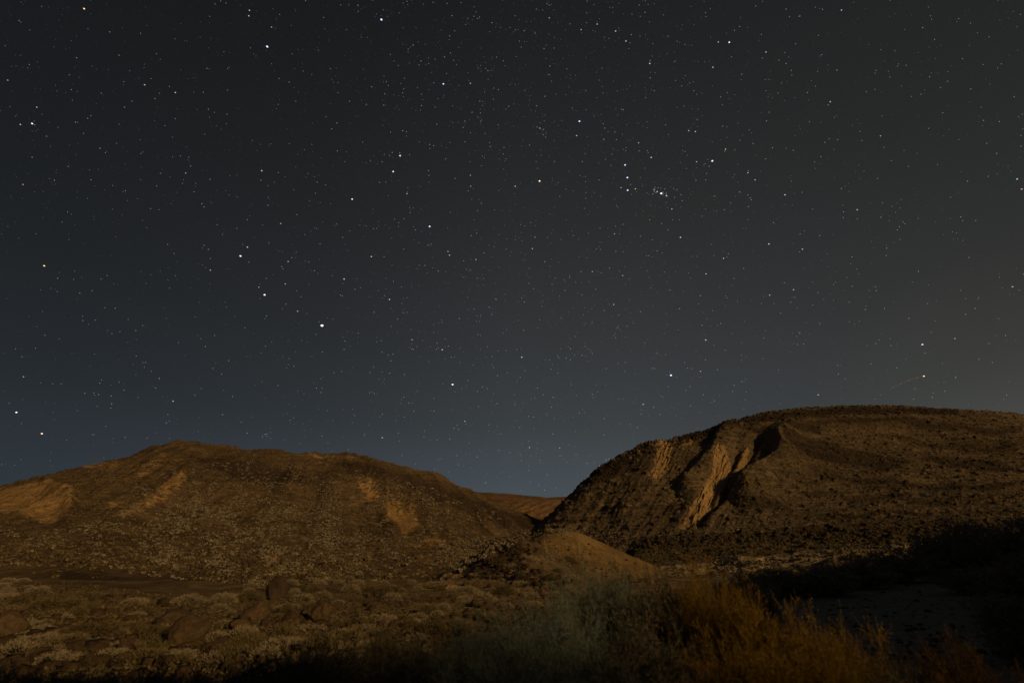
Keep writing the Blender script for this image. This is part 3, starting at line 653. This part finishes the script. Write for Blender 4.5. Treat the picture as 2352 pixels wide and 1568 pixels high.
# ---------------- foreground bushes: woody stems and a haze of twigs and slender leaves
def bush_meshes(seed, h, r, n_stems, mat, leafL=.05, leafW=.007, nt=12, nsub=5, nleaf=4, twr=.0022):
    rng = np.random.RandomState(seed); A = []; B = []; RA = []; RB = []; TA = []; TB = []; LPt = []; LD_ = []
    for i in range(n_stems):
        a = rng.uniform(0, 6.283); lean = rng.uniform(0, 1) ** .7; d = np.array([math.cos(a) * lean * r / h, math.sin(a) * lean * r / h, 1.0])
        L = h * rng.uniform(.72, 1.0) * (1 - .22 * lean); p = np.array([math.cos(a), math.sin(a), 0]) * rng.uniform(0, .12) * r; p[2] = -.05
        n = 7; st = L / n; pts = [p.copy()]; dd = d / np.linalg.norm(d)
        for k in range(n):
            dd = dd + rng.normal(size=3) * .16 + np.array([0, 0, .03]); dd /= np.linalg.norm(dd); p = p + dd * st; pts.append(p.copy())
        pts = np.array(pts); rad_ = np.linspace(.011, .0025, n + 1)
        A.append(pts[:-1]); B.append(pts[1:]); RA.append(rad_[:-1]); RB.append(rad_[1:])
        for j in range(nt):
            t = rng.uniform(.25, 1); q = t * n; k = min(int(q), n - 1); q0 = pts[k] + (pts[k + 1] - pts[k]) * (q - k)
            dv = (pts[k + 1] - pts[k]) / st; tw = dv * .7 + rng.normal(size=3) * .62 + np.array([0, 0, .2]); tw /= np.linalg.norm(tw)
            tl = rng.uniform(.10, .30) * h * (1.15 - .5 * t); q1 = q0 + tw * tl; TA.append(q0); TB.append(q1)
            for m_ in range(nsub):
                e = rng.uniform(.2, 1); s0 = q0 + tw * tl * e; sd = tw * .6 + rng.normal(size=3) * .6 + np.array([0, 0, .25]); sd /= np.linalg.norm(sd)
                sl = rng.uniform(.04, .13) * h; s1 = s0 + sd * sl; TA.append(s0); TB.append(s1)
                for g in range(nleaf):
                    LPt.append(s0 + sd * sl * rng.uniform(.1, 1)); ld_ = sd * .7 + rng.normal(size=3) * .5; LD_.append(ld_ / np.linalg.norm(ld_))
    v1, f1 = prisms(np.concatenate(A), np.concatenate(B), np.concatenate(RA), np.concatenate(RB))
    TA = np.array(TA); TB = np.array(TB)
    v2, f2 = prisms(TA, TB, np.full(len(TA), twr), np.full(len(TA), twr * .4)); n = len(LPt)
    v3, f3 = tri_blades(np.array(LPt), np.array(LD_), rng.uniform(.6, 1.3, n) * leafL, rng.uniform(.7, 1.3, n) * leafW, rng)
    stems = mesh_np('stems', v1, f1, [M['wood']])
    # twigs and leaves in one foliage mesh: triangles only
    f2t = np.concatenate([f2[:, [0, 1, 2]], f2[:, [0, 2, 3]]])
    fol = mesh_np('foliage', np.concatenate([v2, v3]), np.concatenate([f2t, f3 + len(v2)]), [mat])
    return stems, fol
def place_bush(name, px, py_top, Y, meshes, h0, r0, lab, cat='bush', wpx=None, group=None, sink=0):
    p = at(px, py_top, Y); x, y, zt = [float(t) for t in p]
    g = BV['ground'].ray_cast(Vector((x, y, 60)), Vector((0, 0, -1))); gz_ = g[0].z if g[0] else 0
    h = (zt - gz_) * 1.12; e = bpy.data.objects.new(name, None); col.objects.link(e); e.empty_display_size = .2
    e.location = (x, y, gz_ - sink); s = h / h0; sw = s if wpx is None else wpx / 2 / F0 * Y / r0
    e.scale = (sw, sw, s); e.rotation_euler = (0, 0, random.uniform(0, 6.28)); tag(e, lab, cat, group)
    for nm, me in zip(('stems', 'foliage'), meshes): link(nm, me, e)
    return e
BG = bush_meshes(101, 1.6, .9, 75, M['sage'], .035, .006, 16, 6, 4)
BG2 = bush_meshes(102, 1.4, .9, 75, M['sage'], .035, .006, 16, 6, 4)
BA = bush_meshes(103, 1.5, .95, 80, M['amber'], .032, .006, 18, 6, 5, .0018)
BA2 = bush_meshes(104, 1.3, .9, 75, M['amber'], .032, .006, 18, 6, 5, .0018)
BD = bush_meshes(105, 1.4, .9, 75, M['dark'], .05, .011, 16, 6, 5)
M['brush'] = foliage_mat('wash_brush_leaf', (.20, .18, .125), (.36, .31, .22))
BD2 = bush_meshes(106, 2.5, 1.6, 50, M['brush'], .14, .03, 12, 5, 5, .006)
NG = 'bushes filling the near foreground'
place_bush('sage_bush', 1385, 1296, 6.4, BG, 1.6, .9, 'tall grey-green sage bush rising highest in the centre foreground', wpx=240, group=NG)
place_bush('sage_bush', 1290, 1352, 6.0, BG2, 1.4, .9, 'grey-green bush just left of the tallest sage bush', wpx=230, group=NG)
place_bush('sage_bush', 1190, 1402, 5.6, BG, 1.6, .9, 'broad grey-green bush with bare twigs at the left of the sage clump', wpx=260, group=NG)
place_bush('sage_bush', 1300, 1440, 4.9, BG2, 1.4, .9, 'grey-green bush lowest and nearest in the centre', wpx=330, group=NG)
place_bush('sage_bush', 1085, 1448, 5.4, BG2, 1.4, .9, 'dim sage bush at the left end of the sage clump', wpx=230, group=NG)
place_bush('dark_bush', 1490, 1322, 6.2, BD, 1.4, .9, 'dark brown bush between the sage clump and the amber clump', wpx=230, group=NG)
place_bush('dark_bush', 1470, 1440, 4.8, BD, 1.4, .9, 'darkest bush low in the centre in front of the clumps', wpx=300, group=NG)
place_bush('amber_bush', 1595, 1304, 6.0, BA2, 1.3, .9, 'dim amber bush at the top left of the amber clump', wpx=190, group=NG)
place_bush('amber_bush', 1685, 1345, 5.6, BA, 1.5, .95, 'bright amber bush with feathery top right of centre', wpx=220, group=NG)
place_bush('amber_bush', 1790, 1408, 5.2, BA2, 1.3, .9, 'broad amber bush in the middle of the amber clump', wpx=270, group=NG)
place_bush('amber_bush', 1905, 1442, 4.9, BA, 1.5, .95, 'amber bush at the right end of the amber clump', wpx=260, group=NG)
place_bush('amber_bush', 1690, 1460, 4.5, BA2, 1.3, .9, 'amber bush nearest the viewer at the bottom of the clump', wpx=360, group=NG)
place_bush('amber_bush', 1850, 1500, 4.2, BA, 1.5, .95, 'low amber bush at the bottom edge right of centre', wpx=330, group=NG)
BR = bush_meshes(107, 1.3, .9, 75, M['amber_shade'], .032, .006, 18, 6, 5, .0018)
place_bush('amber_shade_bush', 2170, 1478, 4.6, BR, 1.3, .9, 'amber bush coloured dim for shade in the lower right corner', wpx=240, group=NG)
place_bush('amber_shade_bush', 2310, 1500, 4.4, BR, 1.5, .95, 'shade-coloured amber bush touching the right edge of the view', wpx=240, group=NG)
place_bush('dark_bush', 2050, 1535, 4.4, BD, 1.4, .9, 'low dark bush between the amber clump and the corner bushes', wpx=200, group=NG)
place_bush('dark_bush', 905, 1452, 6.4, BD, 1.4, .9, 'dark bush with upright twigs left of the sage clump', wpx=180, group=NG)
place_bush('dark_bush', 990, 1475, 5.6, BD, 1.4, .9, 'dark bush beside the dim sage bush', wpx=220, group=NG)
place_bush('dark_bush', 800, 1482, 5.8, BD, 1.4, .9, 'dark bush in the bottom shade below the boulder group', wpx=240, group=NG)
place_bush('dark_bush', 640, 1500, 5.6, BD, 1.4, .9, 'dark spreading bush at the bottom left of centre', wpx=260, group=NG)
place_bush('dark_bush', 480, 1535, 5.4, BD, 1.4, .9, 'low dark bush under the largest boulder at the bottom edge', wpx=260, group=NG)
place_bush('dark_bush', 340, 1530, 5.6, BD, 1.4, .9, 'low dark bush at the bottom edge left of the largest boulder', wpx=220, group=NG)
place_bush('dark_bush', 170, 1540, 5.8, BD, 1.4, .9, 'low dark bush at the bottom edge near the left corner', wpx=230, group=NG)
place_bush('dark_bush', 15, 1530, 5.8, BD, 1.4, .9, 'dark bush filling the bottom left corner', wpx=200, group=NG)
place_bush('dark_bush', 720, 1478, 6.2, BD, 1.4, .9, 'dark bush reaching up toward the small round boulder', wpx=200, group=NG)
RG = 'dark brush edging the shaded wash'
for (px, py, Y, wp, lab) in [
    (1735, 1340, 15, 120, 'brownish bush beside the left end of the wash'),
    (1700, 1312, 26, 150, 'dark brush where the lit strip meets the wash at left'),
    (1790, 1300, 30, 170, 'dark brush second from the left along the far side of the wash'),
    (1880, 1296, 30, 170, 'low dark brush in the middle of the far side of the wash'),
    (1960, 1280, 33, 170, 'dark brush right of the middle on the far side of the wash'),
    (2050, 1262, 36, 170, 'rounded dark brush where the wash bends away'),
    (2135, 1228, 38, 150, 'dark tree-like brush before the right end of the terrace'),
    (2185, 1200, 40, 110, 'narrow dark brush with the highest pointed top at the right'),
    (2260, 1205, 36, 180, 'large dark brush near the right edge of the view'),
    (2350, 1192, 33, 200, 'largest dark brush cut by the right edge of the view'),
    (2330, 1270, 20, 220, 'dark brush on the near bank of the wash at the right edge'),
    (2310, 1360, 12, 220, 'low dark brush at the right edge above the corner bushes'),
    (2230, 1300, 26, 170, 'dark brush in the shade below the large brush at right')]:
    place_bush('wash_brush', px, py, Y, BD2, 2.5, 1.6, lab, 'brush', wp, RG, sink=.1)

# ------------------------------------------------------------------ stars
STARS = '''
L 1329,69,3,b 931,163,3,b 293,31,2,o 869,37,1.5 867,56,1.5 946,95,1.2,o 267,202,1 504,296,1.5 611,323,1.5 540,344,1 434,374,1 128,374,1.2 112,431,2 71,434,1.5 162,475,1 112,548,1 348,517,1 238,580,1,o 80,643,1.2,o 611,414,1,o 726,381,.8 747,392,.8,o 791,398,.8,o 263,426,1 353,325,.7 460,353,.7 27,280,1.2,o 1545,293,2,b 1639,291,1.5,o 1549,199,1 1700,247,1 1567,126,1 1714,80,1 1360,190,.8 1388,229,.8 1460,227,.8 1440,157,.8 1151,240,.8 1295,303,1 1337,367,.9 1403,324,.9 1407,310,.7 1672,353,.9 1674,394,.9 1174,429,1.1 1403,456,1.1 1522,433,1 1619,422,.8 1394,543,2,o 1370,598,2,o 1393,533,.9 1639,611,1.2,b 1640,649,1.2,b 1586,622,1 1418,675,1.2 1497,504,1 1511,508,1 1756,514,1 1706,497,.9 1677,708,1 912,595,1.6 970,601,.8 909,628,.8 647,603,1.2,o 559,604,.8 546,648,.9,o 732,625,.9 1105,635,.9 1227,694,2,o 1034,748,.8 978,779,1.5,o 711,721,1 1194,827,1.1,o 1301,797,.8 1447,801,.8 1497,789,2.4,b 1493,595,.9 838,892,2.8,b 862,861,1.6 711,855,.9 726,869,1 584,851,1.1,o 1294,894,1.6 1096,943,1.1 1004,911,1.5,o 981,929,.9 986,937,.9 733,941,1.2 733,901,.8 867,913,.8 1199,972,1.8 994,989,1.4,o 902,1000,1.2,o 922,1027,2.6 1357,1043,1.6 1186,1028,.9 1237,1008,.9 997,1058,1.0,o 1037,1084,1.5,o 929,1100,1 853,1142,1,o 1122,1134,4.5 1248,1160,1.1,o 1202,1188,1.1,o 1123,1226,1 1199,1217,.9 1436,1183,1.4,o 1541,1218,1.6 1522,1195,1.1 1521,1216,1.0 1573,1244,1 1566,889,1.4 1561,876,1.2 1527,944,1 1642,821,.9 1658,904,1.2 1685,970,1,o 1577,1339,2.4 1620,1467,1.2 1567,1529,1 1332,1524,1.6,o 1118,1367,1 1024,1275,.9 797,1256,1 748,1168,.7 497,1134,.8 390,1162,.7 331,1115,.8 154,926,2,o 201,969,1 82,1312,1.4,o 57,1436,2 146,1510,2.4,o 507,1262,.9 772,1303,.9 527,1293,.7 603,1397,1.4 579,1473,1 585,1444,1,o 436,1523,.9 389,1406,1 388,1379,1 386,1421,.8 432,1359,.9 415,1330,.7 542,1351,.8 861,1508,1 1409,1304,1 1353,1237,1 1331,1227,.9 1008,1249,1,o 742,1283,.8
R 235,423,2.2,b 225,473,1.4 397,144,1.8,b 361,109,1.8,b 297,85,1.3 241,104,1.2 260,80,.8 202,84,.9 130,63,1.3,o 42,108,1 122,14,.9 85,33,.8 480,222,1.6 481,213,1 482,272,1 674,45,1.1,o 757,148,2.1,b 719,147,1.2 700,235,1.7,b 775,107,.9 849,22,.9 727,338,1.1,o 382,381,1.1,o 466,341,1,o 496,317,.8 97,447,1.4,b 88,443,1 109,470,1 110,451,1 117,478,.8 96,631,2.6,o 11,649,1.5 148,563,.9 245,563,1 303,627,1 258,671,1,o 257,691,1,o 394,575,2,b 402,619,2.2,b 403,663,2,b 430,658,1.5 380,654,1.3,b 485,549,1.6 441,498,1.2 443,526,1 323,447,1.1 364,487,1.1 320,485,1.1 639,459,1.5 616,456,1.2 734,440,1 744,520,1.4 742,527,1 698,561,2.8,b 643,564,1.2 520,674,3 506,668,1.6 495,660,1.2 538,682,1.8 495,667,1 557,728,1.2 589,679,1 641,628,1 675,627,.9 822,602,1.3 824,595,.9 847,627,1.3 793,669,1 822,679,1 951,679,1.6 824,720,1 587,827,1.8 357,815,1.2,o 895,850,1.7 1012,868,1.6,o 1072,821,1 911,776,.9 981,1009,1.4 898,1028,1.3 676,954,1.4 737,900,1.4 386,960,1.3,o 280,946,1.2,o 185,1011,1 362,876,1 354,1061,1.3 584,1075,1.1 656,1030,1.1 662,1133,1.1 675,1184,1.7 554,1307,3,b 457,1408,1.4 657,1293,1.4,o 627,1284,1.1,o 393,1294,1,o 34,1244,1.6 71,866,1.3 43,1052,1 61,1558,1.5,o 166,1560,1.2,o 160,1240,1 203,1253,.9 524,1382,1 497,1283,.8 488,1283,.8 545,1346,1,o 506,1231,.9 361,1176,.9 372,1097,.8 136,1286,1,o 1203,731,1.6,o 1284,474,1.3,o 1285,757,.9 1109,355,1.6,o 1102,366,1 1148,36,1.4 955,33,1 1003,57,1 1431,97,1 885,182,1.3 930,210,1.1,o 955,222,1 973,246,.9 1132,245,1.1 1570,205,.8 1493,306,1,b 1518,284,.8 1029,323,.9 1643,420,1 1698,424,1 1090,496,1 1105,484,1.0,o 1134,487,.8 1219,490,.8 1076,546,.8 1760,624,1.7 1776,659,1.8,o 1744,999,1.6,o 1148,657,1 1369,780,.8 1342,801,.8 1067,1375,1.4 1430,1200,1.9,b 1543,1179,1.3,o 1435,1310,2,o 1439,1230,.9 1321,1204,.9 1341,1281,.9 1251,1267,.8 1231,1078,1 1298,1075,.9 1175,1052,.8 1304,890,.9 1185,895,.9 1614,1074,1 1592,897,.9 1674,1262,1,o 1468,1368,.9,o 1508,1362,.8 801,1329,1 774,1342,1 769,1363,.8 622,1413,.9 667,1375,1 936,1091,.8 971,1053,.9 1016,1198,.9 949,985,.8 908,515,1 980,524,.8
'''
RKEY = {(554, 1307), (698, 561), (96, 631), (520, 674), (394, 575), (402, 619), (403, 663), (1435, 1310), (1430, 1200)}
def star_list():
    out = []
    for line in STARS.strip().split('\n'):
        side, rest = line[0], line[2:].split()
        for t in rest:
            p = t.split(','); x, y, m = float(p[0]) * .6592, float(p[1]) * .6592, float(p[2]); c = p[3] if len(p) > 3 else 'w'
            out.append((x + (1176 if side == 'R' else 0), y, m, c))
    return out
SD = 9000.0
def star_mat(name, c, e):
    m = bpy.data.materials.new(name); m.use_nodes = True; n = m.node_tree.nodes; n.clear()
    em = n.new('ShaderNodeEmission'); em.inputs[0].default_value = c + (1,); em.inputs[1].default_value = e
    o = n.new('ShaderNodeOutputMaterial'); m.node_tree.links.new(em.outputs[0], o.inputs[0])
    m.cycles.emission_sampling = 'NONE'; return m
SC = {'w': (.93, .97, 1.0), 'b': (.62, .74, 1.0), 'o': (1.0, .68, .40)}
SN = {'w': 'white', 'b': 'blue-white', 'o': 'orange'}
import bmesh
bm = bmesh.new(); bmesh.ops.create_icosphere(bm, subdivisions=2, radius=1.0)
SME = {}
for c in SC:
    for lv, e in ((0, .26), (1, .6), (2, 1.5)):
        me = bpy.data.meshes.new('star'); bm.to_mesh(me); me.materials.append(star_mat('star_%s_%d' % (SN[c], lv), SC[c], e)); SME[c, lv] = me
bm.free()
UNIQ = {(1122, 1134): 'brightest white star of all, above the left hill', (922, 1027): 'bright white star up and left of the brightest star',
        (838, 892): 'bright blue-white star high above the left hill, upper of a bright pair', (1329, 69): 'bright blue-white star near the top edge left of centre',
        (931, 163): 'bright blue-white star at upper left, apart from the others', (554, 1307): 'bright blue-white star low in the gap sky, above the right hill',
        (698, 561): 'bright violet-blue star right of the three stars in a column', (96, 631): 'bright orange star just right of the middle of the upper sky',
        (520, 674): 'bright fuzzy star in the short line beside the three-star column', (394, 575): 'top star of the three-star column',
        (402, 619): 'middle star of the three-star column', (403, 663): 'bottom star of the three-star column',
        (1394, 543): 'upper of two orange stars left of centre', (1370, 598): 'lower of two orange stars left of centre',
        (1435, 1310): 'orange star at the upper end of the thin aircraft trail', (1577, 1339): 'white star low in the middle of the sky',
        (146, 1510): 'orange star low at the far left above the hill line', (57, 1436): 'white star near the left edge low in the sky',
        (154, 926): 'orange star half way up near the left edge', (1430, 1200): 'blue-white star low at the right above the aircraft trail'}
items = []; sl = star_list(); rk = list(UNIQ.items())
for (x, y, m, c) in sl:
    if y > min(float(L_crest(x)) if x < 1085 else 9e9, float(F_crest(x)) if 1000 < x < 1350 else 9e9, float(R_crest(x)) if x > 1300 else 9e9) - 3: continue
    p = at(x, y, 1.0) - np.array([0, 0, HC]); p = p / np.linalg.norm(p) * SD; dv = Vector(p)
    dist = SD; cosr = float(dv.normalized().dot(Vector((0, CP, SP))))
    rpx = (.50 + .48 * m) * (1 if m > 1.5 else .92); rr = rpx / F0 * SD * cosr
    o = link('star', SME[c, 0 if m < 1.15 else (1 if m < 1.9 else 2)], None, dv + Vector((0, 0, HC)))
    o.rotation_euler = dv.to_track_quat('Z', 'Y').to_euler(); o.scale = (rr * 1.15, rr * .9, rr)
    lab = None
    for (k, t) in rk:
        if abs(x - (k[0] * .6592 + (1176 if (k[0], k[1]) in RKEY else 0))) < .3 and abs(y - k[1] * .6592) < .3: lab = t
    if lab: tag(o, lab, 'star', 'stars of the night sky')
    else:
        tag(o, 'star', 'star', 'stars of the night sky'); items.append((x, y, '%s %s star' % ('faint' if m < 1.15 else ('small' if m < 1.9 else 'bright'), SN[c]), o))
SHORT = {(1122, 1134): 'the brightest star', (922, 1027): 'the pinkish white star', (838, 892): 'the left blue star', (1329, 69): 'the top edge blue star', (931, 163): 'the upper left blue star',
         (554, 1307): 'the low blue star', (698, 561): 'the violet star', (96, 631): 'the bright orange star', (520, 674): 'the fuzzy star', (402, 619): 'the three-star column',
         (1370, 598): 'the orange pair', (1435, 1310): 'the aircraft trail', (1577, 1339): 'the low middle star', (146, 1510): 'the low orange star', (57, 1436): 'the left edge star', (154, 926): 'the lone left orange star', (1430, 1200): 'the low right blue star'}
marks = [(k[0] * .6592 + (1176 if k in RKEY else 0), k[1] * .6592, v_) for k, v_ in SHORT.items()]
marks += [(60, 30, 'the top left corner'), (2300, 30, 'the top right corner'), (1240, 30, 'the top edge middle'), (1900, 60, 'the top edge at right'), (2340, 430, 'the right edge'),
          (60, 270, 'the upper left edge'), (1850, 480, 'the empty right middle sky'), (1310, 1050, 'the gap between the hills'), (1900, 900, 'the right hill crest'), (430, 1000, 'the left hill top'),
          (990, 520, 'the white star left of centre'), (1500, 620, 'the sky middle right'), (330, 650, 'the dark left middle sky'), (1060, 200, 'the upper sky middle'), (400, 220, 'the dim upper left sky')]
by_landmark(items, marks, ('above', 'below'))
# the fainter stars, thousands of them, thicker along the band that runs down the middle of the sky
rng = np.random.RandomState(77); P = []; Cc = []; Rr = []
while len(P) < 9500:
    x, y = rng.uniform(0, 2352), rng.uniform(0, 1150)
    bandx = 1200 + 100 * math.sin(y / 300.); dn = .30 + .70 * math.exp(-((x - bandx) / 430) ** 2) if y < 1200 else 0
    dn += .5 * math.exp(-((x - 1400) / 130) ** 2 - ((y - 390) / 110) ** 2)
    if rng.rand() > dn: continue
    if y > min(float(L_crest(x)) if x < 1085 else 9e9, float(F_crest(x)) if 1000 < x < 1350 else 9e9, float(R_crest(x)) if x > 1300 else 9e9) - 3: continue
    P.append((x, y)); b = rng.uniform(.0, 1) ** (2.6 if len(P) < 3000 else 7); Rr.append(.50 + .30 * b)
    t = rng.rand(); base = np.array([.9, .95, 1.0] if t < .5 else ([.6, .8, 1.0] if t < .75 else [1.0, .72, .48])); Cc.append(base * (.07 + .40 * b))
for (cx, cy, nn, sp) in ((612, 1000, 9, 8), (1520, 444, 20, 12), (1392, 1058, 8, 6), (1245, 300, 6, 8)):
    for k in range(nn): P.append((cx + rng.normal() * sp, cy + rng.normal() * sp * .6)); Rr.append(.7); Cc.append(np.array([.8, .9, 1.0]) * rng.uniform(.15, .5))
P = np.array(P); Rr = np.array(Rr); Cc = np.array(Cc)
X_, Y_, Z_ = ray(P[:, 0], P[:, 1]); D = np.stack([X_, Y_, Z_], -1); D /= np.linalg.norm(D, axis=1)[:, None]
cs = D @ np.array([0, CP, SP]); rr = Rr / F0 * (SD + 100) * cs
octv = np.array([(1, 0, 0), (-1, 0, 0), (0, 1, 0), (0, -1, 0), (0, 0, 1), (0, 0, -1)], float)
octf = np.array([(0, 2, 4), (2, 1, 4), (1, 3, 4), (3, 0, 4), (2, 0, 5), (1, 2, 5), (3, 1, 5), (0, 3, 5)])
v = (D * (SD + 100) + np.array([0, 0, HC]))[:, None] + octv[None] * rr[:, None, None] * 1.15
f = (np.arange(len(D))[:, None, None] * 6 + octf[None]).reshape(-1, 3)
ca = np.concatenate([np.repeat(Cc, 6, axis=0), np.ones((len(D) * 6, 1))], 1)
fm = bpy.data.materials.new('faint_stars'); fm.use_nodes = True; n = fm.node_tree.nodes; n.clear()
at_n = n.new('ShaderNodeAttribute'); at_n.attribute_name = 'glow'; em = n.new('ShaderNodeEmission'); ou = n.new('ShaderNodeOutputMaterial')
fm.node_tree.links.new(at_n.outputs['Color'], em.inputs[0]); fm.node_tree.links.new(em.outputs[0], ou.inputs[0]); fm.cycles.emission_sampling = 'NONE'
me = mesh_np('faint_stars', v.reshape(-1, 3), f, [fm], False, {'glow': ('FLOAT_COLOR', ca)})
tag(link('faint_stars', me), 'thousands of faint stars filling the night sky', 'stars', None, 'stuff')
# dotted aircraft trail low on the right
a, b = (2046, 892), (2122, 863); n_ = 34; V = []; Fc = []
for k in range(n_):
    t = k / (n_ - 1); x, y = a[0] + (b[0] - a[0]) * t, a[1] + (b[1] - a[1]) * t - 3 * math.sin(t * 3.1)
    X1, Y1, Z1 = [float(q) for q in ray(x, y)]; d = np.array([X1, Y1, Z1]); d /= np.linalg.norm(d)
    r = (.75 if k % 8 == 2 else .38) / F0 * 7800 * float(d @ np.array([0, CP, SP]))
    V.append(d * 7800 + np.array([0, 0, HC]) + octv * r); Fc.append(octf + 6 * k)
me = mesh_np('aircraft_trail', np.concatenate(V), np.concatenate(Fc), [star_mat('aircraft_light', (1.0, .35, .18), .55)])
tag(link('aircraft_trail', me), 'thin dotted reddish aircraft light trail low above the right hill', 'light trail')
